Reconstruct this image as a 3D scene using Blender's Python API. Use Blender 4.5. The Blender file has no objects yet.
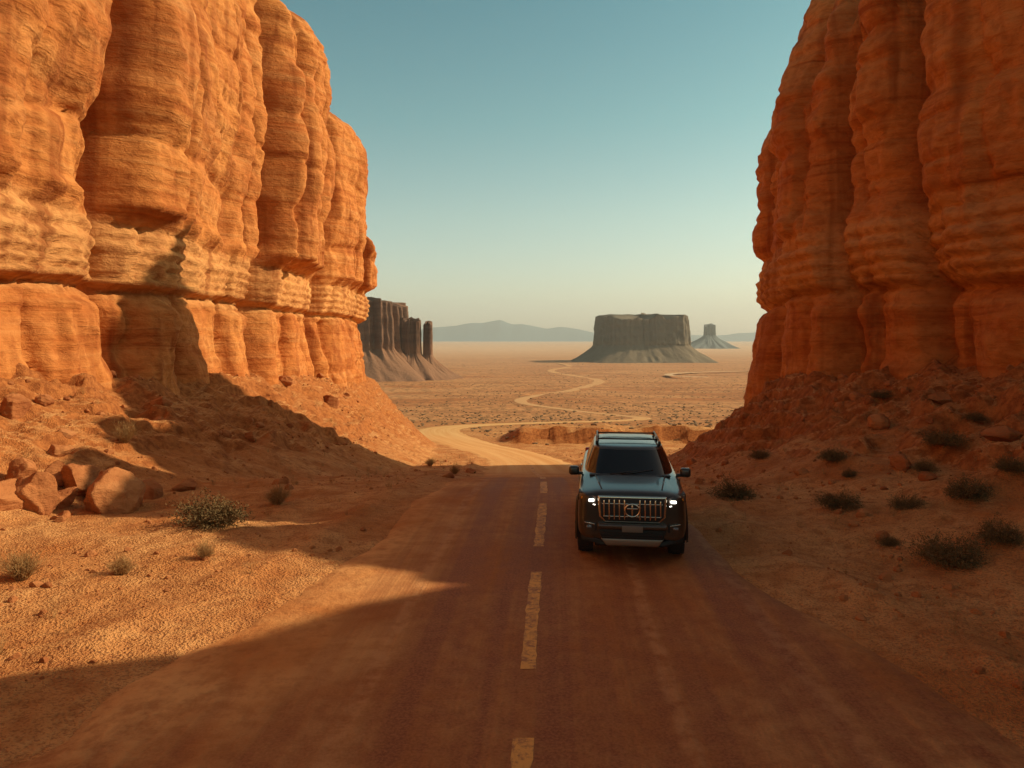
import bpy, bmesh, math, random
import numpy as np
from mathutils import Vector, Matrix
rng=np.random.default_rng(7); random.seed(7)
scene=bpy.context.scene
CAMH=3.8
# ---------------------------------------------------------------- noise
U=np.uint32
def _fin(h):
    h=(h^(h>>U(13)))*U(1103515245)
    h=(h^(h>>U(15)))*U(461845907)
    h=h^(h>>U(16))
    return (h&U(0xFFFFFF)).astype(np.float32)*np.float32(2/0xFFFFFF)-np.float32(1)
def _i(a): return np.asarray(a).astype(np.int64).astype(np.uint32)
def _hash(ix,iy,iz,seed):
    with np.errstate(over='ignore'):
        return _fin(_i(ix)*U(374761393)+_i(iy)*U(668265263)+_i(iz)*U(1274126177)+U((seed*974634777)&0xFFFFFFFF))
def vn(x,y,z,seed=0):
    with np.errstate(over='ignore'):
        parts=[]
        for v,k in ((x,374761393),(y,668265263),(z,1274126177)):
            v=np.asarray(v,np.float64)
            f=np.floor(v);t=(v-f).astype(np.float32);t=t*t*t*(t*(t*6-15)+10)
            i=f.astype(np.int64).astype(np.uint32)
            if v.ndim==0: i=U(int(i));
            i=i*U(k)
            if v.ndim==0 and float(t)==0: parts.append([(i,None)])
            else: parts.append([(i,1-t),(i+U(k),t)])
        s=U((seed*974634777)&0xFFFFFFFF);r=0
        for a,wa in parts[0]:
            for b,wb in parts[1]:
                ab=a+b+s;w=None
                for q in (wa,wb):
                    if q is not None: w=q if w is None else w*q
                for c,wc in parts[2]:
                    h=_fin(np.asarray(ab+c,dtype=np.uint32));ww=w
                    if wc is not None: ww=wc if ww is None else ww*wc
                    r=r+(h if ww is None else h*ww)
        return r
def fbm(x,y,z,o=4,seed=0,g=.5):
    r=0;a=1;n=0
    for i in range(o):
        r=r+a*vn(np.asarray(x)*2**i,np.asarray(y)*2**i,np.asarray(z)*2**i,seed+i*17);n+=a;a*=g
    return r/n
def sstep(a,b,x):
    t=np.clip((np.asarray(x,float)-a)/(b-a),0,1);return t*t*(3-2*t)
# ---------------------------------------------------------------- mesh helpers
def mesh_np(name,V,F,mat=None,smooth=True,parent=None,uv=None):
    V=np.asarray(V,np.float32);F=np.asarray(F,np.int32)
    me=bpy.data.meshes.new(name)
    me.vertices.add(len(V));me.vertices.foreach_set('co',V.ravel())
    k=F.shape[1]
    me.loops.add(F.size);me.loops.foreach_set('vertex_index',F.ravel())
    me.polygons.add(len(F));me.polygons.foreach_set('loop_start',np.arange(0,F.size,k,dtype=np.int32))
    me.polygons.foreach_set('loop_total',np.full(len(F),k,np.int32))
    me.update(calc_edges=True)
    me.polygons.foreach_set('use_smooth',np.full(len(F),smooth))
    if uv is not None:
        l=me.uv_layers.new(name='UVMap');l.data.foreach_set('uv',np.asarray(uv,np.float32)[F.ravel()].ravel())
    ob=bpy.data.objects.new(name,me);scene.collection.objects.link(ob)
    if mat: me.materials.append(mat)
    if parent: ob.parent=parent
    return ob
def grid_faces(nr,nc,wrap=False):
    r=np.arange(nr-1)[:,None];c=np.arange(nc if wrap else nc-1)[None,:]
    c2=(c+1)%nc
    return np.stack([r*nc+c,r*nc+c2,(r+1)*nc+c2,(r+1)*nc+c],-1).reshape(-1,4)
# ---------------------------------------------------------------- node helpers
def newmat(name):
    m=bpy.data.materials.new(name);m.use_nodes=True
    return m,m.node_tree,m.node_tree.nodes['Principled BSDF']
class NT:
    def __init__(s,nt): s.nt=nt
    def n(s,t,**k):
        nd=s.nt.nodes.new(t)
        for a,b in k.items(): setattr(nd,a,b)
        return nd
    def l(s,a,b): s.nt.links.new(a,b)
    def coord(s,scale=(1,1,1),kind='Object'):
        tc=s.n('ShaderNodeTexCoord');mp=s.n('ShaderNodeMapping');mp.inputs['Scale'].default_value=scale
        s.l(tc.outputs[kind],mp.inputs['Vector']);return mp.outputs[0]
    def noise(s,vec,scale=1,detail=5,rough=.55,dist=0):
        nd=s.n('ShaderNodeTexNoise');nd.inputs['Scale'].default_value=scale;nd.inputs['Detail'].default_value=detail
        nd.inputs['Roughness'].default_value=rough;nd.inputs['Distortion'].default_value=dist
        s.l(vec,nd.inputs['Vector']);return nd.outputs['Fac']
    def ramp(s,fac,stops):
        r=s.n('ShaderNodeValToRGB');e=r.color_ramp.elements
        while len(e)<len(stops): e.new(.5)
        for i,(p,c) in enumerate(stops):
            e[i].position=p
            e[i].color=(c,c,c,1) if isinstance(c,(int,float)) else (*c,1)
        s.l(fac,r.inputs[0]);return r.outputs[0]
    def mix(s,fac,a,b,mode='MIX'):
        m=s.n('ShaderNodeMix',data_type='RGBA',blend_type=mode)
        for i,v in ((0,fac),(6,a),(7,b)):
            if hasattr(v,'is_linked') : s.l(v,m.inputs[i])
            elif i==0: m.inputs[0].default_value=v
            else: m.inputs[i].default_value=(*v,1)
        return m.outputs[2]
    def math(s,op,a,b=None,c=None,clamp=False):
        m=s.n('ShaderNodeMath',operation=op);m.use_clamp=clamp
        for i,v in enumerate((a,b,c)):
            if v is None: continue
            if hasattr(v,'is_linked'): s.l(v,m.inputs[i])
            else: m.inputs[i].default_value=v
        return m.outputs[0]
    def mapr(s,v,a,b,c=0,d=1):
        m=s.n('ShaderNodeMapRange');m.interpolation_type='SMOOTHSTEP'
        s.l(v,m.inputs[0])
        for i,q in zip((1,2,3,4),(a,b,c,d)): m.inputs[i].default_value=q
        return m.outputs[0]
    def bump(s,h,strength=.5,dist=.1,nrm=None):
        b=s.n('ShaderNodeBump');b.inputs['Strength'].default_value=strength;b.inputs['Distance'].default_value=dist
        s.l(h,b.inputs['Height'])
        if nrm: s.l(nrm,b.inputs['Normal'])
        return b.outputs[0]
    def xyz(s,kind='Object'):
        tc=s.n('ShaderNodeTexCoord');x=s.n('ShaderNodeSeparateXYZ');s.l(tc.outputs[kind],x.inputs[0]);return x.outputs
def rock_material(name,c1,c2,cb,band=True):
    m,nt,b=newmat(name);N=NT(nt)
    v=N.coord()
    big=N.noise(v,.22,2,.6,.4)
    col=N.mix(N.ramp(big,[(.32,0.),(.68,1.)]),c1,c2)
    st=N.noise(N.coord((.10,.10,1.9)),1,5,.66,.5)
    col=N.mix(N.ramp(st,[(.38,0.),(.52,.2),(.7,.75)]),col,N.mix(.5,col,cb))
    col=N.mix(N.ramp(st,[(.32,.65),(.44,0.)]),col,(c1[0]*.62,c1[1]*.5,c1[2]*.45))
    if band:
        z=N.xyz()[2]
        zz=N.math('ADD',z,N.math('MULTIPLY',big,1.2))
        f=N.math('MULTIPLY',N.mapr(zz,5.8,6.5),N.mapr(zz,8.8,9.5,1,0))
        col=N.mix(N.math('MULTIPLY',f,.5),col,cb)
    var=N.noise(N.coord((.8,.8,.07)),1,3,.6,.6)
    col=N.mix(N.ramp(var,[(.50,0.),(.68,.68)]),col,(c1[0]*.48,c1[1]*.36,c1[2]*.34))
    fine=N.noise(N.coord((1.9,1.9,3.4)),1,7,.66,.3)
    col=N.mix(N.ramp(fine,[(.32,.5),(.55,0.)]),col,(c1[0]*.55,c1[1]*.42,c1[2]*.38))
    N.l(col,b.inputs['Base Color']);b.inputs['Roughness'].default_value=.9;b.inputs['Specular IOR Level'].default_value=.15
    h=N.math('ADD',N.math('MULTIPLY',fine,.9),N.math('MULTIPLY',st,.8))
    N.l(N.bump(h,.7,.24),b.inputs['Normal'])
    return m
ROCK=rock_material('sandstone',(.47,.140,.032),(.60,.225,.057),(.68,.37,.14))
def simple(name,c,rough=.5,metal=0,**k):
    m,nt,b=newmat(name);b.inputs['Base Color'].default_value=(*c,1);b.inputs['Roughness'].default_value=rough
    b.inputs['Metallic'].default_value=metal
    for a,v in k.items(): b.inputs[a.replace('_',' ')].default_value=v
    return m
# ---------------------------------------------------------------- terrain
ZP=np.array([(-500,0),(18,0),(24,-.75),(30,-1.9),(40,-3.5),(52,-4.9),(75,-7.2),(100,-9.2),(130,-11.5),(200,-17),(400,-25),(700,-29),(1000,-31),(2000,-32),(20000,-32)],float)
def zbase(y):
    y=np.asarray(y,float);r=0
    ks=np.linspace(-1,1,7)
    w=np.clip(y*.06,1.5,15)
    for k in ks: r=r+np.interp(y+k*w,ZP[:,0],ZP[:,1])
    return r/len(ks)
RC=np.array([(-.8,-60),(-.5,-10),(-.05,4),(.1,6.8),(.27,10),(.46,13),(.86,20),(1.15,30),(1.2,40),(.9,52),(-1.4,66),(-5.6,82),(-9.0,96),(-10.8,108),(-11,117),(-8.5,126),(-3,134),(6,142),(19,151),(29,166),(29,190),(17,225),(5,262),(4,300),(14,350),(36,420),(58,500),(62,560),(48,650),(40,760),(70,900),(60,1100)],float)
RW=np.array([5.8,5.8,5.2,4.95,4.1,3.35,2.95,2.9,2.9,2.9,2.9,3.1,3.3,3.3,3.3,3.3,3.1,2.8,2.6,2.2,1.8,1.8,2.0,2.8,3,3.5,4,4,4,4,4,4])
def catmull(P,n,closed=False):
    P=np.asarray(P,float);out=[]
    N=len(P);rngi=range(N if closed else N-1)
    for i in rngi:
        if closed: p0,p1,p2,p3=P[(i-1)%N],P[i],P[(i+1)%N],P[(i+2)%N]
        else: p0,p1,p2,p3=P[max(i-1,0)],P[i],P[i+1],P[min(i+2,N-1)]
        t=np.linspace(0,1,n,endpoint=False)[:,None]
        out.append(.5*((2*p1)+(-p0+p2)*t+(2*p0-5*p1+4*p2-p3)*t*t+(-p0+3*p1-3*p2+p3)*t**3))
    if not closed: out.append(P[-1:])
    return np.concatenate(out)
road_pts=catmull(np.column_stack([RC,RW]),24)
def road_dist(x,y):
    sh=np.shape(x);x=np.ravel(x).astype(np.float32);y=np.ravel(y).astype(np.float32);D=np.full(len(x),1e3,np.float32)
    P=road_pts[::3].astype(np.float32)
    edges=[-60,6,14,24,40,60,85,110,135,170,230,320,450,640,1150]
    for a,b in zip(edges[:-1],edges[1:]):
        idx=np.where((np.abs(x)<90)&(y>=a)&(y<b))[0]
        if len(idx)==0: continue
        pad=max(14,(b-a)*.3);Q=P[(P[:,1]>a-pad)&(P[:,1]<b+pad)]
        for ch in np.array_split(idx,max(1,len(idx)//20000)):
            d=np.sqrt((x[ch][:,None]-Q[None,:,0])**2+(y[ch][:,None]-Q[None,:,1])**2)-Q[None,:,2]
            D[ch]=d.min(1)
    return D.reshape(sh).astype(float)
def ground(x,y,D=None):
    x=np.asarray(x,float);y=np.asarray(y,float)
    if D is None: D=road_dist(x,y)
    zb=zbase(y)
    xf=np.interp(y,[-20,12,17,25,40,60,80,90],[-9,-9.3,-9.5,-8.2,-6.2,-6.0,-8.5,-12])+ .9*fbm(y*.12,0,0,3,5)
    xb=-15.8
    ab=np.interp(y,[-20,25,75,85],[2.5,2.5,-.2,-.9])
    f=np.clip((xf-x)/(xf-xb),0,1.25)
    fl=np.where(f<1,f**1.15,1+.3*(f-1))
    fade=1-sstep(83,104,y)
    fade=fade*(1-sstep(45,90,-x))
    zl=(ab-zb)*fl*fade
    tal=np.clip(fl*fade,0,1)
    xf=np.interp(y,[-20,8,13,20,30,40,50],[7.2,6.8,5.8,5.6,6.3,7.2,9])+.6*fbm(y*.15,3,0,3,9)
    xb=np.interp(y,[-20,17,24,31,37,43,49,60],[17,17,15.5,13.5,13,14.5,18,20])
    ab=np.interp(y,[-20,20,23,38,48],[3.1,3.1,3.0,1.3,-.5])
    f=np.clip((x-xf)/(xb-xf),0,1.3)
    fr=np.where(f<1,f**1.25,1+.35*(f-1))
    fade=(1-sstep(46,66,y))*(1-sstep(45,90,x))
    zr=(ab-zb)*fr*fade
    tal=np.maximum(tal,np.clip(fr*fade,0,1))
    z=zb+zl+zr
    off=sstep(.1,2.5,D)
    near=1-sstep(150,700,y)
    z=z+off*near*(.20*fbm(x*.35,y*.35,0,4,21)+.055*fbm(x*2.1,y*2.1,0,3,22))
    rid=1-np.abs(fbm(x*.42,y*.36,0,4,31))*2.6
    st=sstep(.05,.5,tal)
    z=z+st*off*near*(.50*np.clip(rid,-.3,1)-.18+.18*fbm(x*1.3,y*1.3,0,5,33,.6))
    tz=(z-zb)+.5*fbm(x*.25,y*.25,0,3,35);stepz=np.abs((tz/.62)%1-.5)*2
    z=z+st*off*near*.22*sstep(.2,.8,stepz)*sstep(-.1,.3,vn(x*.22,y*.2,0,36))
    z=z-tal*off*.12*np.clip(1-np.abs(vn(y*.8+.3*fbm(x*.5,y*.5,0,2,3),x*.12,0,41))*3,0,1)
    z=z+near*.11*np.exp(-((D-.8)/.38)**2)*(1+.6*vn(x*1.3,y*1.3,0,8))*(y<60)
    j=1.3*fbm(x*.25,0,0,4,51)
    bk=sstep(80+j,81.6+j,y)*(1-sstep(86,100,y))*sstep(-2.5,2,x)*(1-sstep(40,60,x))*sstep(.5,3,D)
    z=z+bk*(1.7+.5*fbm(x*.3,y*.3,0,4,55))
    z=z+off*sstep(90,300,y)*1.3*fbm(x*.012,y*.02,0,4,61)
    z=z-.05*(1-sstep(-.55,-.05,D))
    return z
def axis(a,b,step,ext,g1,g0):
    out=list(np.arange(a,b,step));s=step;v=out[-1];up=[]
    while v<ext[1]:
        s*=g1;v+=s;up.append(v)
    s=step;v=a;dn=[]
    while v>ext[0]:
        s*=g0;v-=s;dn.append(v)
    return np.array(dn[::-1]+out+up)
xs=axis(-17,15,.10,(-7000,7000),1.06,1.06)
ys=axis(5.5,24,.10,(-120,11000),1.016,1.3)
X,Y=np.meshgrid(xs,ys)
Dg=road_dist(X,Y);Z=ground(X,Y,Dg)
V=np.column_stack([X.ravel(),Y.ravel(),Z.ravel()])
S1=(.48,.18,.052);S2=(.66,.335,.125)
m,nt,b=newmat('desert_sand');N=NT(nt);v=N.coord();o=N.xyz()
n1=N.noise(v,.45,4,.62,.6);n2=N.noise(v,3.5,5,.68);n3=N.noise(v,28,1,.6)
col=N.mix(N.ramp(n1,[(.36,0.),(.64,1.)]),S1,S2)
col=N.mix(N.ramp(n2,[(.35,.65),(.55,0.)]),col,(.33,.11,.034))
col=N.mix(N.ramp(n3,[(.36,.5),(.48,0.)]),col,(.24,.10,.045))
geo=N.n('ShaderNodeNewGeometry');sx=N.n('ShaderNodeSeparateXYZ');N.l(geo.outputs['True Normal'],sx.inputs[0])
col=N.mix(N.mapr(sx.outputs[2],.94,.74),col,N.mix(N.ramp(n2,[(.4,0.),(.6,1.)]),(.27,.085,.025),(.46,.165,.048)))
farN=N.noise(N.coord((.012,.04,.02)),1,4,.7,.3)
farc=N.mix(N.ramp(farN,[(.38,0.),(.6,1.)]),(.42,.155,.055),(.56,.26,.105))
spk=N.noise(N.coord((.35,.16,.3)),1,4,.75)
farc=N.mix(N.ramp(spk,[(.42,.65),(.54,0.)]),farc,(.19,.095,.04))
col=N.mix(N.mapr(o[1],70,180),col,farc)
col=N.mix(N.mapr(o[1],300,2600),col,(.60,.36,.20))  # aerial haze painted in: plain colour pales with distance
N.l(col,b.inputs['Base Color']);b.inputs['Roughness'].default_value=.95;b.inputs['Specular IOR Level'].default_value=.1
h=N.math('ADD',N.math('MULTIPLY',n2,1.2),N.math('MULTIPLY',n3,.4))
N.l(N.bump(h,.8,.12),b.inputs['Normal']);SAND=m
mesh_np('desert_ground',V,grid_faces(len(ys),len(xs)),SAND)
def gz(x,y): return float(ground(np.array([x]),np.array([y]))[0])
# ---------------------------------------------------------------- road ribbon
def ribbon(name,pts,W,lift,mat,nl=34,edge=.35,seed=1):
    C=pts;d=np.gradient(C,axis=0);L=np.hypot(d[:,0],d[:,1]);t=d/L[:,None];nrm=np.column_stack([t[:,1],-t[:,0]])
    s=np.concatenate([[0],np.cumsum(np.hypot(*np.diff(C,axis=0).T))])
    u=np.linspace(-1,1,nl)
    wl=W[:,None]*np.ones(nl)
    wj_l=1+1.5*edge/ W*fbm(s*.6,0,seed,4,70);wj_r=1+edge/W*fbm(s*.5,9,seed,4,71)
    lat=np.where(u[None,:]<0,u[None,:]*wl*wj_l[:,None]*.93,u[None,:]*wl*wj_r[:,None])
    PX=C[:,0:1]+nrm[:,0:1]*lat;PY=C[:,1:2]+nrm[:,1:2]*lat
    PZ=zbase(PY)+lift-.06*np.clip((np.abs(u)-.93)/.07,0,1)[None,:]+.02*(1-u**2)[None,:]
    V=np.column_stack([PX.ravel(),PY.ravel(),PZ.ravel()])
    uv=np.column_stack([lat.ravel(),np.repeat(s,nl)])
    return mesh_np(name,V,grid_faces(len(C),nl),mat,uv=uv),s
def resample(P,step0):
    s=np.concatenate([[0],np.cumsum(np.hypot(*np.diff(P[:,:2],axis=0).T))]);t=np.arange(0,s[-1],step0)
    return np.column_stack([np.interp(t,s,P[:,i]) for i in range(P.shape[1])]),t
RP,RS=resample(road_pts,.4)
m,nt,b=newmat('dusty_road');N=NT(nt)
uvx=N.xyz('UV');v=N.coord();ob=N.xyz()
stre=N.noise(N.coord((1.5,.030,1),'UV'),1,4,.62,.12)
blot=N.noise(v,.5,3,.6,.4);fine=N.noise(v,30,2,.7);med=N.noise(v,3.5,5,.68)
asph=N.mix(N.ramp(fine,[(.35,0.),(.7,1.)]),(.21,.068,.026),(.36,.130,.052))
n1=N.noise(v,.45,4,.62,.6)
dust=N.mix(N.ramp(n1,[(.36,0.),(.64,1.)]),S1,S2)
dust=N.mix(N.ramp(med,[(.35,.5),(.55,0.)]),dust,(.33,.115,.036))
df=N.math('MULTIPLY',N.ramp(stre,[(.42,0.),(.60,1.)]),.42)
df=N.math('ADD',df,N.math('MULTIPLY',N.ramp(med,[(.42,0.),(.75,1.)]),.20))
df=N.math('ADD',df,N.math('MULTIPLY',N.ramp(blot,[(.4,0.),(.75,1.)]),.12))
au=N.math('ABSOLUTE',uvx[0])
jit=N.math('ADD',N.math('MULTIPLY',N.math('SUBTRACT',blot,.5),2.0),N.math('MULTIPLY',N.math('SUBTRACT',med,.5),1.4))
ed=N.mapr(N.math('ADD',au,jit),3.6,5.3)
df=N.math('ADD',df,N.math('MULTIPLY',ed,.5))
df=N.math('ADD',df,N.math('MULTIPLY',N.mapr(ob[1],22,36),.9))  # dust share raised with distance, also brightening the sunlit stretch
lft=N.mapr(N.math('ADD',uvx[0],jit),-1.3,-3.2);df=N.math('ADD',df,N.math('MULTIPLY',N.math('MULTIPLY',lft,N.mapr(ob[1],5.5,9)),.85),clamp=True)
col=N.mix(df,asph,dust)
sunlitc=N.mix(N.ramp(stre,[(.35,0.),(.65,1.)]),(.58,.28,.095),(.68,.39,.16))  # dusty road colour painted paler where the sunlit stretch lies
col=N.mix(N.mapr(ob[1],30,44),col,sunlitc)
col=N.mix(N.mapr(ob[1],130,200),col,(.57,.30,.13))
for c,w,a in ((1.55,.045,.45),(-1.75,.05,.45),(3.1,.06,.3)):
    g=N.mapr(N.math('ABSOLUTE',N.math('SUBTRACT',uvx[0],N.math('ADD',c,N.math('MULTIPLY',N.math('SUBTRACT',blot,.5),.25)))),w,w*2.8,1,0)
    g=N.math('MULTIPLY',g,N.ramp(med,[(.38,0.),(.6,1.)]))
    col=N.mix(N.math('MULTIPLY',g,a),col,(.56,.28,.12))
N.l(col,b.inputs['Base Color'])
N.l(N.mapr(df,0,.7,.7,.95),b.inputs['Roughness']);b.inputs['Specular IOR Level'].default_value=.1
N.l(N.bump(N.math('ADD',N.math('MULTIPLY',fine,.3),N.math('MULTIPLY',med,N.mapr(df,.2,1,.5,2.6))),.6,.035),b.inputs['Normal'])
ROAD=m
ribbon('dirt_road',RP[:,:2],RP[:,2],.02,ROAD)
m,nt,b=newmat('worn_yellow_paint');N=NT(nt);w=N.noise(N.coord(),9,5,.75);w2=N.noise(N.coord((6,1,1)),1,3,.7)
c=N.mix(N.ramp(w,[(.37,0.),(.54,1.)]),(.32,.12,.046),(.72,.34,.07));c=N.mix(N.ramp(w2,[(.36,.5),(.5,0.)]),c,(.30,.115,.045))
N.l(c,b.inputs['Base Color']);b.inputs['Roughness'].default_value=.8;PAINT=m
dv=[];dfc=[]
sy=np.interp(8.4,RP[:,1],RS)
for k in range(-4,14):
    s0=sy+k*4.95;s1=s0+3.5
    ss=np.linspace(s0,s1,30)
    cx=np.interp(ss,RS,RP[:,0]);cy=np.interp(ss,RS,RP[:,1])
    for i in range(30):
        hw=.092*(1+.14*random.uniform(-1,1))
        for sg in (-1,1):
            dv.append((cx[i]+sg*hw,cy[i],float(zbase(cy[i]))+.0445))
        if i: n=len(dv);dfc.append((n-4,n-3,n-1,n-2))
mesh_np('road_centre_line',dv,dfc,PAINT)
TP=catmull(np.array([(150,560),(128,590),(140,640),(190,690),(260,720)],float),20)
TR=simple('track_dust',(.60,.36,.18),.95)
ribbon('dirt_track',TP,np.full(len(TP),3.5),1.4,TR,nl=8)
# ---------------------------------------------------------------- cliffs
def build_cliff(name,ctrl,y0,fine,coarse,frontlen,cells,hfun,sign,lean,spine,seed,rows=215,secw=(2.6,5.5),saw=1.,fall=.62,rtop=.13,hdrop=2.4,crack=1.3):
    P=catmull(np.array(ctrl,float),60,closed=True);P=np.vstack([P,P[:1]])
    s=np.concatenate([[0],np.cumsum(np.hypot(*np.diff(P,axis=0).T))]);T=s[-1]
    q=np.concatenate([np.arange(0,frontlen,fine),np.arange(frontlen,T,coarse)])
    C=np.column_stack([np.interp(q,s,P[:,0]),np.interp(q,s,P[:,1])])
    e=1.2
    A=np.column_stack([np.interp((q+e)%T,s,P[:,0]),np.interp((q+e)%T,s,P[:,1])]);B=np.column_stack([np.interp((q-e)%T,s,P[:,0]),np.interp((q-e)%T,s,P[:,1])])
    t=A-B;t/=np.hypot(t[:,0],t[:,1])[:,None];nrm=np.column_stack([t[:,1],-t[:,0]])*sign
    Yq=q+y0
    edges=[c[0] for c in cells];bul=[c[1] for c in cells]
    v=edges[-1]
    r=np.random.default_rng(seed)
    while v<y0+T+10: v+=r.uniform(5,10);edges.append(v);bul.append(r.uniform(1,2))
    v=edges[0]
    while v>y0-10: v-=r.uniform(5,10);edges.insert(0,v);bul.insert(0,r.uniform(1,2))
    edges=np.array(edges);bul=np.array(bul)
    sec=[y0-12]
    while sec[-1]<y0+T+12: sec.append(sec[-1]+r.uniform(*secw))
    sec=np.array(sec);sec2=[y0-12]
    while sec2[-1]<y0+T+12: sec2.append(sec2[-1]+r.uniform(2.2,6.0))
    sec2=np.array(sec2)
    def cell(qq,E):
        i=np.clip(np.searchsorted(E,qq)-1,0,len(E)-2);mid=(E[i]+E[i+1])/2;hf=(E[i+1]-E[i])/2
        return i,np.clip((qq-mid)/hf,-1,1)
    i0,u0=cell(Yq,edges)
    H=hfun(Yq)-hdrop*np.abs(u0)**6+.8*fbm(Yq*.4,seed,0,4,seed)
    ZB=np.minimum(-2.5,zbase(C[:,1])-2.5)
    vv=np.linspace(0,1,rows)[:,None]
    Z=ZB[None,:]+(H-ZB)[None,:]*vv
    Q=Yq[None,:]*np.ones_like(Z)
    wq=Q+.8*fbm(Q*.10,Z*.10,0,2,seed+1)+.22*fbm(Q*.6,Z*.4,0,2,seed+2)
    ic,u=cell(wq,edges);au=np.abs(u)
    up=sstep(8.2,9.3,Z);lo=1-sstep(4.9,5.6,Z);bd=1-np.clip(up+lo,0,1)
    tt_=(u+1)/2
    sawf=sstep(-.01,.10,tt_)**.7*(1-fall*tt_**1.2)
    rnd=(1-au**2.2)**.55
    shape=saw*sawf+(1-saw)*rnd
    edist=np.minimum(tt_,1-tt_)*(edges[ic+1]-edges[ic])
    D=bul[ic]*shape*(.50*lo+.62*bd+1.0*up)
    D-=crack*np.exp(-(edist/.42)**2)*(up+.5*lo+.25*bd)
    w2=Q+.7*fbm(Q*.14,Z*.10,4,3,seed+3)+.10*fbm(Q*1.2,Z*1.2,4,2,seed+6)
    i2,u2=cell(w2,sec);z0_=np.zeros_like(i2)
    rr=_hash(i2,z0_,z0_,seed)
    md=.35+.65*sstep(-.4,.4,vn(Q*.13,Z*.06,7,seed+4))
    D+=up*(1.15*(1-np.abs(u2)**2.4)**.6*md+.35*rr)
    zc=(Z+1.2*fbm(Q*.10,Z*.1,1,2,seed+50)+rr*2.5)/(6.0+1.5*rr);uz=np.abs((zc%1)*2-1)
    D+=up*.42*(1-uz**2.6)**.6
    w3=Q+.35*fbm(Q*.35,Z*.5,4,3,seed+13)
    i3,u3=cell(w3,sec2);r3=_hash(i3,z0_+1,z0_,seed)
    D+=lo*(1.0*(1-np.abs(u3)**2.6)**.55+.5*r3)+bd*(.35*(1-np.abs(u3)**2.5)**.5+.15*r3)
    jn=vn(Q*.55+.4*fbm(Q*.3,Z*.2,2,2,seed+8),Z*.04,3,seed+9)
    D-=.45*np.exp(-(jn/.05)**2)*sstep(-.1,.4,vn(Q*.3,Z*.10,1,seed+10))*(up+.6*lo)
    zw=Z+.55*fbm(Q*.06,0,5,3,seed+5)
    D+=np.interp(zw,[-5,0,2.2,3,4.6,5.2,5.5,5.9,7.2,8.2,8.6,9.2,10.5,13,17,24,32],[1.0,.8,.45,.25,.2,.05,-.2,.55,.85,.7,.3,-.2,0,.35,.45,.1,-.9])
    lay=np.abs(np.sin(np.pi*(zw+.15*fbm(Q*.4,0,2,3,seed+7))/.55+1.2*vn(zw*.7,0,Q*.03,seed+12)))
    D+=.30*bd*lay**.6
    lay2=np.abs(np.sin(np.pi*(zw)/.19+2*vn(zw*1.3,0,Q*.05,seed+14)))
    D+=bd*.06*lay2
    for fq,a,w,sd in ((.30,.24,.07,20),(.75,.15,.10,21),(1.7,.06,.16,22)):
        g=vn(zw*fq+.35*fbm(Q*.10,Z*.10,0,2,seed+sd+5),Q*.025*fq,.5,seed+sd)
        D-=a*np.exp(-(g/w)**2)*(.25+.75*sstep(-.25,.45,vn(Q*.10,Z*.2,sd,seed+sd+9)))*(up+lo*.8)
    D+=.85*fbm(Q*.15,Z*.10,0,3,seed+30)+.17*fbm(Q*.9,Z*.9,0,4,seed+31)+.05*fbm(Q*2.8,Z*5.,0,2,seed+33)
    rd=1-np.abs(fbm(Q*.55,Z*.3,3,4,seed+32))*2.5
    D+=.18*rd
    D-=lean(Q,Z)
    R=np.clip((H-ZB)*rtop,1.,3.8)[None,:]
    tt=np.clip((Z-(H[None,:]-R))/R,0,1);D-=R*.95*(1-np.sqrt(1-tt**2*.98))
    PX=C[None,:,0]+nrm[None,:,0]*D;PY=C[None,:,1]+nrm[None,:,1]*D
    sx,sy=spine(C)
    nc=14;k=(np.linspace(0,1,nc+1)[1:]**1.4)[:,None]
    CX=PX[-1][None,:]*(1-k)+sx[None,:]*k;CY=PY[-1][None,:]*(1-k)+sy[None,:]*k
    CZ=Z[-1][None,:]*(1-k)+(np.minimum(H,20))[None,:]*k*1.0+.5*fbm(CX*.3,CY*.3,0,3,seed+40)*np.minimum(1,k*6)+1.0*np.sin(k*np.pi)
    V=np.column_stack([np.vstack([PX,CX]).ravel(),np.vstack([PY,CY]).ravel(),np.vstack([Z,CZ]).ravel()])
    F=grid_faces(rows+nc,len(q),wrap=True)
    if sign<0: F=F[:,::-1]
    return mesh_np(name,V,F,ROCK)
def hL(Yq):
    return np.interp(Yq,[-14,10,20,28.8,29.3,44.5,46.6,61,62.5,73,74.5,80,84,100],[24,26,27,28,31,29.5,26.5,26.8,24.0,23.4,14.5,13.5,15,20])
cellsL=[(-2,3.0),(8,3.0),(18,2.6),(29.3,3.0),(46.5,4.0),(62,3.9),(74.2,3.4),(82.5,1.2)]
build_cliff('sandstone_cliff',[(-19.2,-14),(-18.8,5),(-18.4,22),(-18.7,40),(-19.0,58),(-18.8,72),(-18.7,80),(-22,84.5),(-30,83),(-38,70),(-40,40),(-40,5),(-36,-14),(-26,-20)],
   -14,.115,1.0,101,cellsL,hL,1,lambda Q,Z:np.zeros_like(Z),lambda C:(np.full(len(C),-29.),np.clip(C[:,1],0,68)),101,saw=.72,fall=.42,rtop=.08,hdrop=1.4,crack=1.2)
def hR(Yq):  # skyline with out-of-frame notch, near mass and peak shaped to cast the shadows
    return np.interp(Yq,[-20,5,11,13.4,15.1,15.9,19.5,24,29,33,37,41,46,50,54,58,62],[17,19,17.0,13.8,12.0,12.0,15.8,17.4,18.8,20.5,24.5,31,34.5,33.5,33,26,20])
cellsR=[(-12,2.4),(-3,2.4),(6,2.2),(14.5,1.6),(20.5,2.4),(28.0,1.7),(32.2,2.8),(38.5,1.9),(43.5,1.6)]
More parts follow.
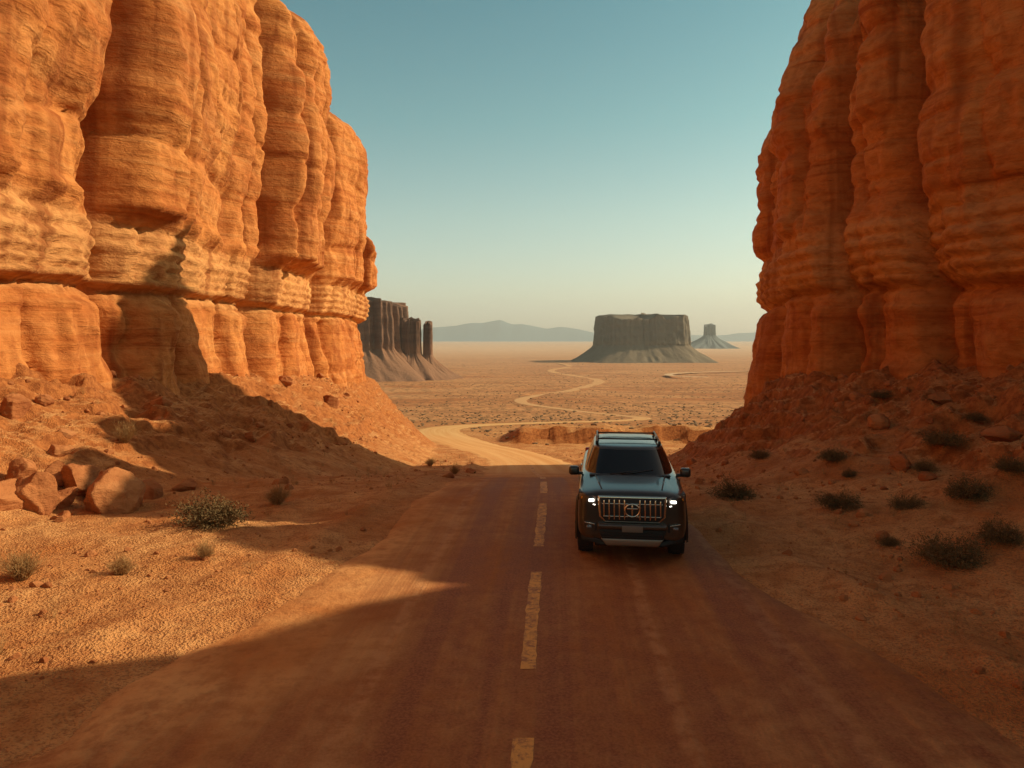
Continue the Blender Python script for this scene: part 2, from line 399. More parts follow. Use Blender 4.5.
def leanR(Q,Z): return (np.interp(Z,[3,8,11,14,18,22,32],[-.4,.1,.4,.8,1.8,3.2,6.8]))*sstep(30.5,35,Q)
build_cliff('sandstone_cliff',[(18.8,-20),(18.8,0),(19.0,15),(18.6,22),(17.0,29),(16.0,36),(17.0,43),(20.5,48.5),(28,50),(36,42),(38,20),(36,-5),(30,-20),(23,-26)],
   -20,.11,1.0,74,cellsR,hR,-1,leanR,lambda C:(np.full(len(C),28.),np.clip(C[:,1],-10,38)),202,secw=(2.2,4.6),saw=.15)
# ---------------------------------------------------------------- buttes / mountains
def butte(name,cx,cy,rx,ry,zb,zt,zs,skirt,mat,seed,flut=.06,nth=420):
    th=np.linspace(0,2*np.pi,nth,endpoint=False);rows=70
    p=np.linspace(0,1,rows)
    c,s=np.cos(th),np.sin(th);e=3.2
    rr=(np.abs(c)**e+np.abs(s)**e)**(-1/e)
    px,py=c*3,s*3
    L=max(rx,ry)
    sm=1+.10*fbm(px*.6,py*.6,0,4,seed)
    edge=sm+flut*(-np.abs(vn(px*2.4,py*2.4,0,seed+2))*1.2)+flut*.5*vn(px*7,py*7,0,seed+3)
    top=zt+(zt-zb)*(.10*fbm(px*1.2,py*1.2,0,3,seed+5)+.02*np.round(vn(px*1.5,py*1.5,0,seed+6)*2))
    rows_list=[]
    for i in range(rows):
        if p[i]<.4:
            k=p[i]/.4;z=zb+(zs-zb)*k
            rad=skirt*(1-k)**1.35*(1+.3*fbm(px*1.5,py*1.5,k,3,seed+7))
            rad=rad+L*.02*fbm(px*5,py*5,k*3,3,seed+8)
            ee=sm*(1-k**3)+edge*k**3;z=z+0*px
        elif p[i]<.9:
            k=(p[i]-.4)/.5;z=zs+(top-zs)*k;ee=edge
            rad=-L*.03*k-L*.03*np.floor(k*4+.8*vn(px*2,py*2,0,seed+15))/4+L*.02*vn(px*6,py*6,k*5,seed+9)
        else:
            k=(p[i]-.9)/.1;z=top+(zt-zb)*.015*k;rad=None
        if rad is not None:
            X=cx+c*rr*rx*ee+c*rad;Yy=cy+s*rr*ry*ee+s*rad;last=(X,Yy)
        else:
            X=last[0]*(1-k)+cx*k;Yy=last[1]*(1-k)+cy*k
            z=z+(zt-zb)*.03*vn(X*.08,Yy*.08,0,seed+11)*np.sin(k*np.pi)
        rows_list.append(np.column_stack([X,Yy,z*np.ones(nth)]))
    return mesh_np(name,np.concatenate(rows_list),grid_faces(rows,nth,wrap=True),mat)
def far_mat(name,a,b_,sc,talus=None,zs=0,bump=True):
    m,nt,b=newmat(name);N=NT(nt)
    n_=N.noise(N.coord((sc,sc,sc*6)),1,6,.65)
    c=N.mix(N.ramp(n_,[(.35,0.),(.65,1.)]),a,b_)
    if talus: c=N.mix(N.mapr(N.xyz()[2],zs-4,zs+4,1,0),c,talus)
    N.l(c,b.inputs['Base Color']);b.inputs['Roughness'].default_value=1;b.inputs['Specular IOR Level'].default_value=0
    if bump: N.l(N.bump(N.noise(N.coord((sc*5,sc*5,sc*5)),1,6,.7),.7,2.),b.inputs['Normal'])
    return m
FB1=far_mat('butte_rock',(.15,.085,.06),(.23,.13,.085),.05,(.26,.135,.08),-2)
FB2=far_mat('hazy_butte_rock',(.15,.125,.095),(.19,.155,.115),.02,(.19,.145,.10),0)  # distance haze mixed into the rock colour
FB3=far_mat('hazy_far_butte_rock',(.16,.18,.17),(.19,.20,.19),.01)  # haze tint put into the base colour here too
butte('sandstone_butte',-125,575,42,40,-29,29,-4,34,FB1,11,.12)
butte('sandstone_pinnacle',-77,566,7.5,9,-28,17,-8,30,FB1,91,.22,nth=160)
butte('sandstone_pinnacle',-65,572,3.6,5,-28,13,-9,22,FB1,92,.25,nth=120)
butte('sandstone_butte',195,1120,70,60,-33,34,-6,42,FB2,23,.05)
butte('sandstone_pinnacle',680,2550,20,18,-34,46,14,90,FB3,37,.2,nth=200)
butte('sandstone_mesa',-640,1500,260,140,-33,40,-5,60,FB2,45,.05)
mx=np.linspace(-6500,6500,600);my=np.linspace(7600,9600,40);MX,MY=np.meshgrid(mx,my)
pxs=512+740*mx/8200
env=np.interp(pxs,[0,200,380,425,440,455,470,483,500,512,522,545,560,575,600,650,690,720,760,1024],[120,150,110,130,158,168,205,198,228,180,188,150,158,128,80,40,70,60,95,150])
Zm=env[None,:]*np.exp(-((MY-8300)/420)**2)*(1+.15*fbm(MX*.0025,MY*.001,0,4,81))*1.05-34+6*fbm(MX*.008,MY*.003,0,4,83)-20*(1-np.exp(-((MY-8300)/500)**2))
MT=far_mat('hazy_mountain_rock',(.10,.17,.19),(.115,.185,.20),.002,bump=False)  # bluish aerial haze painted into the mountain colour
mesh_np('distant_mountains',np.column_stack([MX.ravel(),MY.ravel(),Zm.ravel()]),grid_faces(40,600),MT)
# ---------------------------------------------------------------- dust haze hanging over the open plain (real homogeneous volume)
m=bpy.data.materials.new('desert_haze');m.use_nodes=True;nt=m.node_tree;nt.nodes.clear()
vo=nt.nodes.new('ShaderNodeVolumeScatter');vo.inputs['Color'].default_value=(1,.95,.85,1);vo.inputs['Density'].default_value=.00013;vo.inputs['Anisotropy'].default_value=.15
out=nt.nodes.new('ShaderNodeOutputMaterial');nt.links.new(vo.outputs[0],out.inputs['Volume'])
try: m.volume_sampling='DISTANCE'
except Exception: pass
hx0,hx1,hy0,hy1,hz0,hz1=-6800,6800,180,10500,-60,420
hv=[(x,y,z) for z in (hz0,hz1) for x,y in ((hx0,hy0),(hx1,hy0),(hx1,hy1),(hx0,hy1))]
mesh_np('haze',hv,[(0,3,2,1),(4,5,6,7),(0,1,5,4),(1,2,6,5),(2,3,7,6),(3,0,4,7)],m,False)
# ---------------------------------------------------------------- rocks
def ico(sub):
    bm=bmesh.new();bmesh.ops.create_icosphere(bm,subdivisions=sub,radius=1);V=np.array([v.co[:] for v in bm.verts]);F=np.array([[v.index for v in f.verts] for f in bm.faces]);bm.free();return V,F
def rockshape(sub,seed,cuts=7,rough=.08):
    V,F=ico(sub);r=np.random.default_rng(seed);V=V.copy()
    for _ in range(cuts):
        n=r.normal(size=3);n/=np.linalg.norm(n);d=r.uniform(.45,.8);k=V@n
        V-=np.clip(k-d,0,None)[:,None]*n*.93
    V*=1+rough*fbm(V[:,0]*1.8,V[:,1]*1.8,V[:,2]*1.8,4,seed)[:,None]
    V*=np.array([1,r.uniform(.7,1),r.uniform(.5,.75)]);return V,F
T1=[rockshape(2,300+i) for i in range(7)]
def scatter(name,n,fn,tmpl,mat,smooth=False):
    VV=[];FF=[];o=0
    R=np.empty((0,3))
    while len(R)<n: R=np.vstack([R,fn(4000)])
    R=R[:n];xy=R[:,:2];sc=R[:,2];zz=ground(xy[:,0],xy[:,1])
    for i in range(n):
        V,F=tmpl[rng.integers(len(tmpl))];a=rng.uniform(0,6.28);c,s=math.cos(a),math.sin(a)
        W=V*sc[i];W=np.column_stack([W[:,0]*c-W[:,1]*s,W[:,0]*s+W[:,1]*c,W[:,2]])
        VV.append(W+np.array([xy[i,0],xy[i,1],zz[i]+sc[i]*.12]));FF.append(F+o);o+=len(V)
    return mesh_np(name,np.concatenate(VV),np.concatenate(FF),mat,smooth)
STONE=rock_material('loose_stone',(.38,.125,.040),(.50,.21,.075),(.56,.29,.12),band=False)
def pk(n):
    y=5.5+(rng.random(n)**1.6)*60;x=rng.uniform(-16,15.5,n)
    s=.022/(rng.random(n)**.62+.03)*(.6+.8*rng.random(n));s=np.where((x>-9)&(x<6),s*.6,s);s=np.minimum(s,np.interp(y,[8,15,22],[.07,.18,.36]))
    ok=(road_dist(x,y)>.1)&(rng.random(n)<.5+.7*vn(x*.5,y*.5,0,99))
    return np.column_stack([x,y,s])[ok]
scatter('scattered_stones',6500,pk,T1,STONE)
def boulder(x,y,sx,seed,h=.7,rz=0):
    V,F=rockshape(5,seed,11,.12)
    n=fbm(V[:,0]*4,V[:,1]*4,V[:,2]*7,5,seed,.6);V=V*(1+.09*n)[:,None]
    V=V*np.array([sx,sx*.8,sx*h/.6]);c,s=math.cos(rz),math.sin(rz)
    V=np.column_stack([V[:,0]*c-V[:,1]*s,V[:,0]*s+V[:,1]*c,V[:,2]])
    mesh_np('boulder',V+np.array([x,y,gz(x,y)+sx*.16]),F,STONE)
def at(px,py):
    Yd=np.arange(6,110,.1);x=(px-512)/740*Yd;z=CAMH-(py-338)/740*Yd
    h=np.where(ground(x,Yd)>=z)[0]
    i=h[0] if len(h) else 500
    return float(x[i]),float(Yd[i])
PB=[(120,508,.95),(34,506,.85),(78,490,.75),(15,412,.6),(60,455,.45),(150,496,.5),(185,490,.4),(250,440,.4),(45,404,.45),(160,405,.4),(900,468,.4),(1000,440,.5),(880,428,.4),(940,405,.4),(330,405,.8),(285,385,.7),(98,500,.5),(60,508,.5),(4,504,.65),(55,482,.5),(20,484,.55),(110,484,.45)]
for i,(px,py,s) in enumerate(PB):
    x,y=at(px,py);boulder(x,y,s,500+i,.68,rng.uniform(0,3))
# ---------------------------------------------------------------- shrubs
def shrub_mat(name,a,b_):
    m,nt,b=newmat(name);N=NT(nt)
    c=N.mix(N.ramp(N.noise(N.coord(),7,2,.7),[(.35,0.),(.65,1.)]),a,b_)
    N.l(c,b.inputs['Base Color']);b.inputs['Roughness'].default_value=.9;b.inputs['Specular IOR Level'].default_value=.1
    return m
SHD=shrub_mat('sage_foliage',(.10,.068,.030),(.24,.155,.068))
SHT=shrub_mat('dry_brush',(.28,.155,.06),(.47,.29,.12))
def shrub_mesh(seed,n=360,leaf=9,h=.62,dry=False):
    r=np.random.default_rng(seed);V=[];F=[]
    h=r.uniform(.70,.95)
    def quad(a,b,w,up):
        d=b-a;s=np.cross(d,up);L=np.linalg.norm(s)
        if L<1e-6: return
        s=s/L*w;k=len(V);V.extend([a-s,a+s,b+s*.5,b-s*.5]);F.append((k,k+1,k+2,k+3))
    lob=[(r.uniform(0,6.28),r.uniform(.6,1.15)) for _ in range(6)]
    for i in range(n):
        az=r.uniform(0,6.28);el=math.acos(r.uniform(.05,1)) if not dry else r.uniform(0,1.0)
        f=.8+.25*sum(w*max(0,math.cos(az-a))**4 for a,w in lob)-.1
        L=f*r.uniform(.6,1.0)
        d=np.array([math.sin(el)*math.cos(az),math.sin(el)*math.sin(az),math.cos(el)*h*(1.4 if dry else 1.)])
        p0=np.array([math.cos(az),math.sin(az),0])*r.uniform(0,.18);prev=p0
        pts=[p0]
        for k in range(1,5):
            q=p0+d*L*k/4+r.normal(size=3)*.035*k/2+np.array([0,0,.05*math.sin(k/4*3.14)])
            q[2]=max(q[2],.01);quad(prev,q,.008 if k<3 else .005,r.normal(size=3));prev=q;pts.append(q)
        if not dry:
            for _ in range(leaf):
                t=r.uniform(.35,1.0)*4;k=min(int(t),3);c=pts[k]+(pts[k+1]-pts[k])*(t-k)+r.normal(size=3)*.045
                dd=r.normal(size=3);dd/=np.linalg.norm(dd);quad(c,c+dd*r.uniform(.03,.065),.013,r.normal(size=3))
        else:
            for _ in range(3):
                t=r.uniform(.3,.9)*4;k=min(int(t),3);c=pts[k]+(pts[k+1]-pts[k])*(t-k)
                dd=d+r.normal(size=3)*.5;dd/=np.linalg.norm(dd);quad(c,c+dd*r.uniform(.1,.22),.004,r.normal(size=3))
    me=mesh_np('tmp',V,F,SHT if dry else SHD,False);d=me.data;bpy.data.objects.remove(me);return d
SM=[shrub_mesh(i) for i in range(4)];DM=[shrub_mesh(20+i,420,dry=True) for i in range(3)]
def put(name,me,x,y,s,hs=1):
    ob=bpy.data.objects.new(name,me);scene.collection.objects.link(ob);ob.location=(x,y,gz(x,y)-.02);ob.scale=(s,s*rng.uniform(.85,1.1),s*hs);ob.rotation_euler=(0,0,rng.uniform(0,6.28))
for px,py,w,dry in [(212,524,42,0),(22,582,30,1),(277,504,20,1),(205,560,18,1),(122,576,20,1),(125,443,17,1),(430,466,9,1),
   (736,498,27,0),(838,508,26,0),(834,460,20,0),(850,477,12,0),(944,446,24,0),(968,500,32,0),(1000,540,30,0),(952,566,42,0),(890,545,14,0),(760,458,14,0),(905,508,22,0),(1010,470,20,0),(925,470,16,0),(455,474,8,1),(880,400,12,0),(975,420,14,0)]:
    x,y=at(px,py);s=w/740*y
    put('dry_bush' if dry else 'desert_shrub',DM[rng.integers(3)] if dry else SM[rng.integers(4)],x,y,s)
VV=[];FF=[];o=0;base=[(np.array([v.co[:] for v in d.vertices]),np.array([p.vertices[:] for p in d.polygons])) for d in [shrub_mesh(50+i,26,dry=True) for i in range(4)]]
y=6+rng.random(1400)**1.3*50;x=rng.uniform(-15,14,1400)
ok=(road_dist(x,y)>.5)&(rng.random(1400)<.5+.9*vn(x*.3,y*.3,0,123))
xy=np.column_stack([x,y])[ok][:380];zz=ground(xy[:,0],xy[:,1])
for i in range(len(xy)):
    V,F=base[i%4];s=rng.uniform(.08,.3);a=rng.uniform(0,6.28);c,sn=math.cos(a),math.sin(a)
    VV.append(np.column_stack([(V[:,0]*c-V[:,1]*sn)*s+xy[i,0],(V[:,0]*sn+V[:,1]*c)*s+xy[i,1],V[:,2]*s+zz[i]]));FF.append(F+o);o+=len(V)
mesh_np('dry_grass',np.concatenate(VV),np.concatenate(FF),SHT,False)
Ti=[]
for i in range(5):
    V,F=ico(1);V=V*(1+.35*vn(V[:,0]*2,V[:,1]*2,V[:,2]*2,700+i)[:,None])*np.array([1,.8,.55]);Ti.append((V,F))
def ps(n):
    y=62*np.exp(rng.random(n)*2.9);x=rng.uniform(-.55,.6,n)*y
    ok=(road_dist(x,y)>1.5)&(rng.random(n)<.45+.9*vn(x*.02,y*.03,0,321))
    return np.column_stack([x,y,rng.uniform(.12,.42,n)*(1+y/1200)])[ok]
SCR=simple('distant_scrub_foliage',(.19,.11,.05),.95)
scatter('distant_scrub',5000,ps,Ti,SCR)
# ---------------------------------------------------------------- SUV
PNT,nt,b=newmat('car_paint');N=NT(nt)
b.inputs['Metallic'].default_value=.35
b.inputs['Coat Weight'].default_value=.7;b.inputs['Coat Roughness'].default_value=.09
dn=N.noise(N.coord(),3,4,.7);zz_=N.xyz()[2]
dd=N.math('MULTIPLY',N.mapr(zz_,.9,.25),N.ramp(dn,[(.35,.08),(.7,.7)]))
c=N.mix(dd,(.030,.026,.020),(.24,.12,.055));N.l(c,b.inputs['Base Color']);N.l(N.mapr(dd,0,.6,.36,.8),b.inputs['Roughness'])
GLS=simple('tinted_glass',(.005,.007,.007),.03,0)
GLS.node_tree.nodes['Principled BSDF'].inputs['Specular IOR Level'].default_value=.4
BLK=simple('black_plastic',(.015,.014,.013),.55)
CHR=simple('chrome_trim',(.66,.60,.50),.16,1)
TYR=simple('tyre_rubber',(.026,.020,.016),.85)
SIL=simple('skid_silver',(.30,.26,.21),.45,.9)
LNS=simple('lamp_lens',(.14,.14,.14),.06,.4,Coat_Weight=1)
LED,nt,b=newmat('headlamp_led');b.inputs['Emission Color'].default_value=(1,.92,.78,1);b.inputs['Emission Strength'].default_value=4.0
RED=simple('tail_lamp',(.3,.01,.01),.2)
ORG=simple('indicator',(.6,.25,.03),.2)
PLT=simple('number_plate',(.16,.14,.11),.5)
suv=bpy.data.objects.new('suv',None);scene.collection.objects.link(suv)
def finish(me_ob,bev=0,sub=0,seg=3):
    if bev:
        md=me_ob.modifiers.new('b','BEVEL');md.width=bev;md.segments=seg;md.limit_method='ANGLE';md.angle_limit=.5
    if sub:
        md=me_ob.modifiers.new('s','SUBSURF');md.levels=sub;md.render_levels=sub
def poly(name,V,F,mat,bev=0,sub=0,smooth=True):
    me=bpy.data.meshes.new(name);me.from_pydata([tuple(v) for v in V],[],F);me.update()
    bm=bmesh.new();bm.from_mesh(me);bmesh.ops.recalc_face_normals(bm,faces=bm.faces);bm.to_mesh(me);bm.free()
    for p in me.polygons:p.use_smooth=smooth
    ob=bpy.data.objects.new(name,me);scene.collection.objects.link(ob);ob.parent=suv;me.materials.append(mat);finish(ob,bev,sub);return ob
def box(name,c,s,mat,bev=.01,rot=None,taper=None):
    V=[];
    for z in(-1,1):
        for x,y in((-1,-1),(1,-1),(1,1),(-1,1)):
            k=1 if not taper or z<0 else taper
            V.append(Vector((x*s[0]/2*k,y*s[1]/2*k,z*s[2]/2)))
    if rot:
        R=Matrix.Rotation(rot[2],3,'Z')@Matrix.Rotation(rot[1],3,'Y')@Matrix.Rotation(rot[0],3,'X');V=[R@v for v in V]
    V=[v+Vector(c) for v in V]
    return poly(name,V,[(0,3,2,1),(4,5,6,7),(0,1,5,4),(1,2,6,5),(2,3,7,6),(3,0,4,7)],mat,bev)
def prism(name,pts,y0,y1,mat,bev=.01,wrap=0):
    n=len(pts);V=[(x,y0+wrap*max(0,abs(x)-.55)**1.5,z) for x,z in pts]+[(x,y1+wrap*max(0,abs(x)-.55)**1.5,z) for x,z in pts]
    F=[tuple(range(n)),tuple(range(2*n-1,n-1,-1))]+[(i,(i+1)%n,n+(i+1)%n,n+i) for i in range(n)]
    return poly(name,V,F,mat,bev)
def tube(name,a,b_,r,mat,n=10):
    a=Vector(a);b_=Vector(b_);d=(b_-a);L=d.length;q=d.to_track_quat('Z','Y');V=[]
    for z in(0,L):
        for i in range(n): V.append(a+q@Vector((r*math.cos(6.2832*i/n),r*math.sin(6.2832*i/n),z)))
    F=[(i,(i+1)%n,n+(i+1)%n,n+i) for i in range(n)]+[tuple(range(n)),tuple(range(n,2*n))]
    return poly(name,V,F,mat)
def lathe(name,prof,c,mat,n=48,side=1):
    V=[];m_=len(prof)
    for i in range(n):
        a=6.2832*i/n
        for x,r in prof: V.append((c[0]+side*x,c[1]+r*math.cos(a),c[2]+r*math.sin(a)))
    F=[(i*m_+j,i*m_+j+1,((i+1)%n)*m_+j+1,((i+1)%n)*m_+j) for i in range(n) for j in range(m_-1)]
    return poly(name,V,F,mat)
st=[(-2.36,.66,.50,1.075),(-2.345,.78,.44,1.12),(-2.30,.85,.40,1.155),(-2.20,.895,.38,1.175),(-2.0,.92,.36,1.19),(-1.6,.925,.34,1.215),(-1.15,.925,.33,1.25),(-.9,.925,.33,1.265),(0,.925,.33,1.27),(1.2,.925,.34,1.28),(1.9,.92,.38,1.28),(2.2,.90,.42,1.27),(2.33,.85,.45,1.23),(2.37,.78,.5,1.18)]
V=[];
for y,w,zb_,zt in st:
    half=[(0,zb_),(.6*w,zb_),(.9*w,zb_+.02),(.985*w,zb_+.10),(1.0*w,.60),(1.0*w,.78),(.985*w,.92),(.985*w,zt-.13),(.965*w,zt-.06),(.90*w,zt-.015),(.72*w,zt+.0),(.66*w,zt+(.022 if y<-1 else 0)),(.4*w,zt+(.03 if y<-1 else .0)),(0,zt+(.035 if y<-1 else 0))]
    ring=half+[(-x,z) for x,z in half[-2:0:-1]]
    V+= [(x,y,z) for x,z in ring]
n=26;F=[]
for i in range(len(st)-1):
    for j in range(n): F.append((i*n+j,i*n+(j+1)%n,(i+1)*n+(j+1)%n,(i+1)*n+j))
F.append(tuple(range(n)));F.append(tuple(range((len(st)-1)*n,len(st)*n)))
body=poly('body',V,F,PNT,0,2)
for sx in(-1,1):
    for y in(-1.42,1.42):
        c=lathe('arch_cut',[(-.3,.001),(-.3,.46),(.3,.46),(.3,.001)],(sx*.93,y,.42),BLK,40,sx)
        md=body.modifiers.new('c','BOOLEAN');md.object=c;md.operation='DIFFERENCE';md.solver='EXACT'
bpy.context.view_layer.update()
dg=bpy.context.evaluated_depsgraph_get();nm=bpy.data.meshes.new_from_object(body.evaluated_get(dg));body.modifiers.clear();body.data=nm
for ob in [o for o in bpy.data.objects if o.name.startswith('arch_cut')]: bpy.data.objects.remove(ob)
box('underbody',(0,0,.42),(1.25,4.2,.34),BLK,.03)
np_=120;V=[]
lev=[0,.08,.2,.4,.6,.8,.9,.96,1.0]
def rr_ring(yc,hy,hx,z,bow,e=5):
    out=[]
    for i in range(np_):
        a=6.2832*i/np_;c,s=math.cos(a),math.sin(a)
        r=(abs(c)**e+abs(s)**e)**(-1/e);x=c*r*hx;y=s*r*hy
        if s*r<-.6: y-=bow*(1-(x/hx)**2)
        out.append((x,yc+y,z))
    return out
R=[]
CH=.405
for t in lev:
    f0=-1.13+(.66)*t;r0=2.10-.48*t**1.3;hx=.835-.165*t**1.2;z=1.235+CH*t
    R.append((rr_ring((f0+r0)/2,(r0-f0)/2,hx,z,.09),t))
top=R[-1][0];yc=(-.47+1.62)/2
for k,dz in((.97,.020),(.90,.034),(.7,.044),(.4,.050),(.0,.052)):
    R.append(([(x*k,yc+(y-yc)*k,1.235+CH+dz) for x,y,z in top],2))
V=[v for r,_ in R for v in r];F=[];MI=[]
for i in range(len(R)-1):
    for j in range(np_):
        F.append((i*np_+j,i*np_+(j+1)%np_,(i+1)*np_+(j+1)%np_,(i+1)*np_+j))
        v=R[0][0][j];t=(R[i][1]+R[i+1][1])/2;x0,y0=v[0],v[1]
        ax=abs(x0)/.835
        glass=t<.93
        if t<.05: glass=False
        front=y0<-1.0
        if front and ax>.90: glass=False
        if not front and y0<-.95: glass=False
        if ax>.9 and not front:
            yy=R[i][0][j][1]
            if abs(yy-.12)<.05 or abs(yy-1.12)<.05 or yy>1.62 : glass=False
        if y0>2.0 and ax>.8: glass=False
        MI.append(1 if glass else 0)
gh=poly('cabin',V,F,PNT)
gh.data.materials.append(GLS)
for p,mi_ in zip(gh.data.polygons,MI): p.material_index=mi_
for sx in(-1,1):
    tube('roof_rail',(sx*.60,-.2,1.73),(sx*.60,1.4,1.73),.019,SIL)
    for y in(-.2,.6,1.4): box('rail_foot',(sx*.60,y,1.70),(.05,.12,.07),BLK,.012)
for y in(.1,1.1): tube('rack_bar',(-.6,y,1.736),(.6,y,1.736),.014,BLK)
for sx in(-1,1):
    for y in(-1.42,1.42):
        Vv=[];Ff=[];nn=28
        for i in range(nn+1):
            a=math.radians(-12+204*i/nn)
            for r,x in((.455,.89),(.455,.955),(.50,.96),(.535,.925)):
                Vv.append((sx*x,y+r*math.cos(a),.42+r*math.sin(a)))
        for i in range(nn):
            for j in range(3): Ff.append((i*4+j,i*4+j+1,i*4+5+j,i*4+4+j))
        poly('wheel_arch_flare',Vv,Ff,BLK)
        lathe('tyre',[(-.13,.24),(-.14,.30),(-.125,.365),(-.09,.392),(-.03,.398),(.03,.398),(.09,.392),(.125,.365),(.14,.30),(.13,.24),(.10,.235),(-.13,.24)],(sx*.79,y,.398),TYR,56,sx)
        Vv=[];Ff=[]
        for i in range(44):
            a=6.2832*i/44
            for x0 in(-.10,-.035,.035,.10):
                aa=a+(.07 if abs(x0)<.05 else 0)
                k=len(Vv)
                for da,dx,r in((-.05,-.026,.405),(.05,-.026,.405),(.05,.026,.405),(-.05,.026,.405),(-.05,-.026,.385),(.05,-.026,.385),(.05,.026,.385),(-.05,.026,.385)):
                    rr_=r-(.012 if abs(x0)>.05 else 0)
                    Vv.append((sx*(.79)+x0+dx,y+rr_*math.cos(aa+da),.398+rr_*math.sin(aa+da)))
                Ff+=[(k,k+1,k+2,k+3),(k,k+1,k+5,k+4),(k+1,k+2,k+6,k+5),(k+2,k+3,k+7,k+6),(k+3,k,k+4,k+7)]
        poly('tread',Vv,Ff,TYR,smooth=False)
        lathe('rim',[(.10,.24),(.115,.235),(.10,.215),(.03,.21),(.02,.05),(.06,.045),(.065,.001)],(sx*.79,y,.398),SIL,40,sx)
        for k in range(6):
            a=6.2832*k/6
            tube('spoke',(sx*.85,y+.03*math.cos(a),.398+.03*math.sin(a)),(sx*.88,y+.22*math.cos(a),.398+.22*math.sin(a)),.022,SIL,6)
YF=-2.365
prism('grille_surround',[(-.57,1.13),(.57,1.13),(.55,.80),(.45,.70),(-.45,.70),(-.55,.80)],YF-.03,YF+.1,CHR,.02)
prism('grille_backing',[(-.535,1.105),(.535,1.105),(.515,.81),(.435,.73),(-.435,.73),(-.515,.81)],YF-.036,YF+.05,BLK,.008)
for i in range(12):
    x=-.462+.084*i
    if abs(x)<.1: continue
    box('grille_slat',(x,YF-.045,.92 if abs(x)<.43 else .945),(.024,.04,.32 if abs(x)<.43 else .25),CHR,.006)
box('grille_bar',(0,YF-.036,1.01),(1.0,.03,.018),CHR,.006);box('grille_bar',(0,YF-.036,.81),(.95,.03,.018),CHR,.006)
Vv=[];Ff=[]
for i in range(36):
    a=6.2832*i/36
    for j in range(8):
        bb=6.2832*j/8;r=.105+.015*math.cos(bb);Vv.append((r*1.15*math.cos(a),YF-.068+.014*math.sin(bb),.915+r*.95*math.sin(a)))
for i in range(36):
    for j in range(8): Ff.append((i*8+j,i*8+(j+1)%8,((i+1)%36)*8+(j+1)%8,((i+1)%36)*8+j))
poly('badge_ring',Vv,Ff,CHR)
box('badge_bar',(0,YF-.065,.915),(.03,.02,.17),CHR,.006);box('badge_bar',(0,YF-.065,.94),(.18,.02,.022),CHR,.006)
for sx in(-1,1):
    P=[(.59,1.11),(.70,1.125),(.88,1.13),(.885,1.03),(.80,.975),(.63,.955),(.59,.98)]
    prism('headlight',[(sx*x,z) for x,z in P],YF-.02,YF+.25,LNS,.012,1.1)
    prism('headlight_bezel',[(sx*x,z) for x,z in [(.58,1.12),(.70,1.14),(.895,1.145),(.9,1.01),(.80,.958),(.62,.938),(.575,.97)]],YF-.005,YF+.25,BLK,.012,1.1)
    box('led_strip',(sx*.675,YF-.005,1.05),(.09,.05,.042),LED,.012)
    prism('led_brow',[(sx*.61,.984),(sx*.82,1.004),(sx*.82,.992),(sx*.61,.972)],YF-.03,YF,LED,.001,1.1)
    box('indicator',(sx*.80,YF+.10,1.07),(.09,.05,.04),ORG,.01,(0,0,sx*.45))
    prism('fog_housing',[(sx*x,z) for x,z in [(.60,.72),(.84,.78),(.87,.56),(.72,.50),(.58,.56)]],YF-.015,YF+.3,BLK,.02,1.0)
    box('fog_lamp',(sx*.71,YF+.0,.625),(.10,.08,.055),LNS,.02)
    box('fog_trim',(sx*.70,YF-.012,.685),(.18,.03,.014),CHR,.004,(0,sx*-.15,sx*.12))
box('bumper_bar',(0,YF-.03,.655),(1.14,.16,.085),PNT,.03)
prism('lower_intake',[(-.56,.60),(.56,.60),(.50,.44),(-.50,.44)],YF-.035,YF+.2,BLK,.015)
for z in(.56,.52,.48): box('intake_fin',(0,YF-.045,z),(.98,.02,.010),BLK,.003)
prism('skid_plate',[(-.52,.455),(.52,.455),(.42,.335),(-.42,.335)],YF-.045,YF+.25,SIL,.02)
prism('lower_lip',[(-.86,.50),(-.5,.42),(.5,.42),(.86,.50),(.84,.38),(.5,.345),(-.5,.345),(-.84,.38)],YF+.0,YF+.3,BLK,.02,.8)
box('number_plate',(0,YF-.12,.63),(.34,.012,.10),PLT,.003)
for sx in(-1,1):
    tube('bonnet_ridge',(sx*.50,-2.18,1.192),(sx*.62,-1.2,1.262),.014,PNT)
    tube('wiper',(sx*.1-.25,-1.20,1.275),(sx*.1+.32,-1.03,1.335),.009,BLK,6)
    box('mirror_arm',(sx*.92,-.93,1.24),(.14,.07,.05),BLK,.015)
    box('mirror_shell',(sx*1.015,-.93,1.29),(.19,.13,.16),PNT,.045,(0,0,sx*-.15))
    box('mirror_glass',(sx*1.01,-.855,1.29),(.15,.012,.12),CHR,.004)
    box('side_step',(sx*.93,0,.36),(.14,1.9,.05),BLK,.02)
    box('body_moulding',(sx*.932,0,.60),(.03,1.85,.10),BLK,.01)
    for y in(-.05,.95): box('door_handle',(sx*.925,y,1.10),(.03,.17,.03),CHR,.01)
    for y in(-.88,.12,1.12): box('door_gap',(sx*.9205,y,.9),(.012,.008,.55),BLK,.001)
    box('tail_light',(sx*.80,2.33,1.10),(.16,.10,.32),RED,.03)
box('cowl',(0,-1.17,1.262),(1.45,.12,.02),BLK,.006)
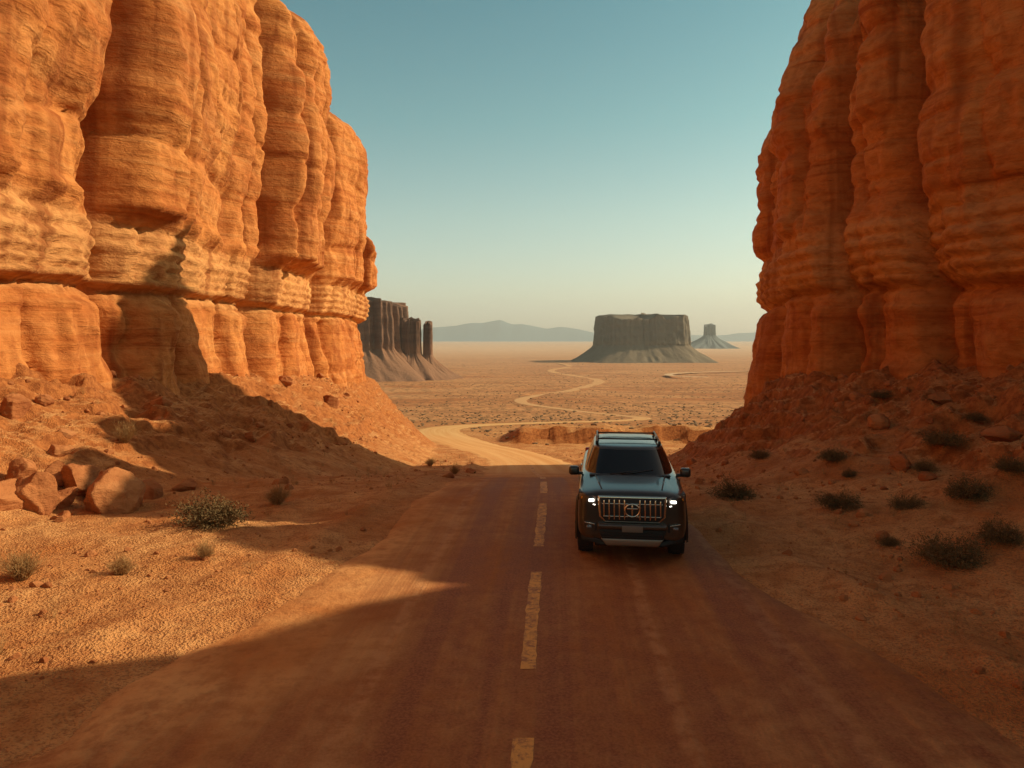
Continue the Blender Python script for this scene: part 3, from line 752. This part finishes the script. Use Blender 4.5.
box('bonnet_edge_gap',(0,-2.285,1.148),(1.30,.010,.012),BLK,.002)
box('rear_bumper',(0,2.38,.58),(1.75,.14,.24),BLK,.05)
suv.location=(2.25,14.4,float(zbase(13.0))+.035)
suv.rotation_euler=(0,0,math.radians(-7))
suv.scale=(.99,.95,1.03)
# ---------------------------------------------------------------- light
az=math.radians(78);el=math.radians(31.8)
d=Vector((math.cos(el)*math.sin(az),math.cos(el)*math.cos(az),math.sin(el)))
L=bpy.data.lights.new('sun','SUN');L.energy=5.0;L.angle=math.radians(.5);L.color=(1,.82,.55)
lo=bpy.data.objects.new('sun',L);scene.collection.objects.link(lo);lo.rotation_euler=d.to_track_quat('Z','Y').to_euler();lo.location=(60,20,60)
w=bpy.data.worlds.new('World');scene.world=w;w.use_nodes=True;nt=w.node_tree;N=NT(nt);bg=nt.nodes['Background']
sk=N.n('ShaderNodeTexSky',sky_type='NISHITA');sk.sun_disc=False;sk.sun_elevation=el;sk.sun_rotation=az;sk.dust_density=3.5;sk.air_density=1.0;sk.ozone_density=1.0;sk.altitude=1200
zd=N.xyz('Generated')[2]
tint=N.ramp(zd,[(0.0,(1.0,.86,.66)),(.06,(1.0,.91,.65)),(.16,(.88,.92,.62)),(.28,(.60,.85,.58)),(.42,(.44,.75,.54)),(.62,(.80,.66,.44)),(1.,(.80,.66,.44))])  # top stops, out of view, lifted and warmed as added shadow fill
c=N.mix(1.,sk.outputs[0],tint,'MULTIPLY')
c=N.mix(1.,c,(2.,2.,2.),'MULTIPLY')
N.l(c,bg.inputs[0]);bg.inputs[1].default_value=.092
# ---------------------------------------------------------------- camera
cam=bpy.data.cameras.new('camera');cam.sensor_width=36;cam.lens=740/1024*36;cam.shift_y=-46/1024;cam.clip_end=30000;cam.clip_start=.1
co=bpy.data.objects.new('camera',cam);scene.collection.objects.link(co);co.location=(0,0,CAMH);co.rotation_euler=(math.radians(90),0,0);scene.camera=co
scene.view_settings.view_transform='Standard';scene.view_settings.look='None';scene.view_settings.exposure=0
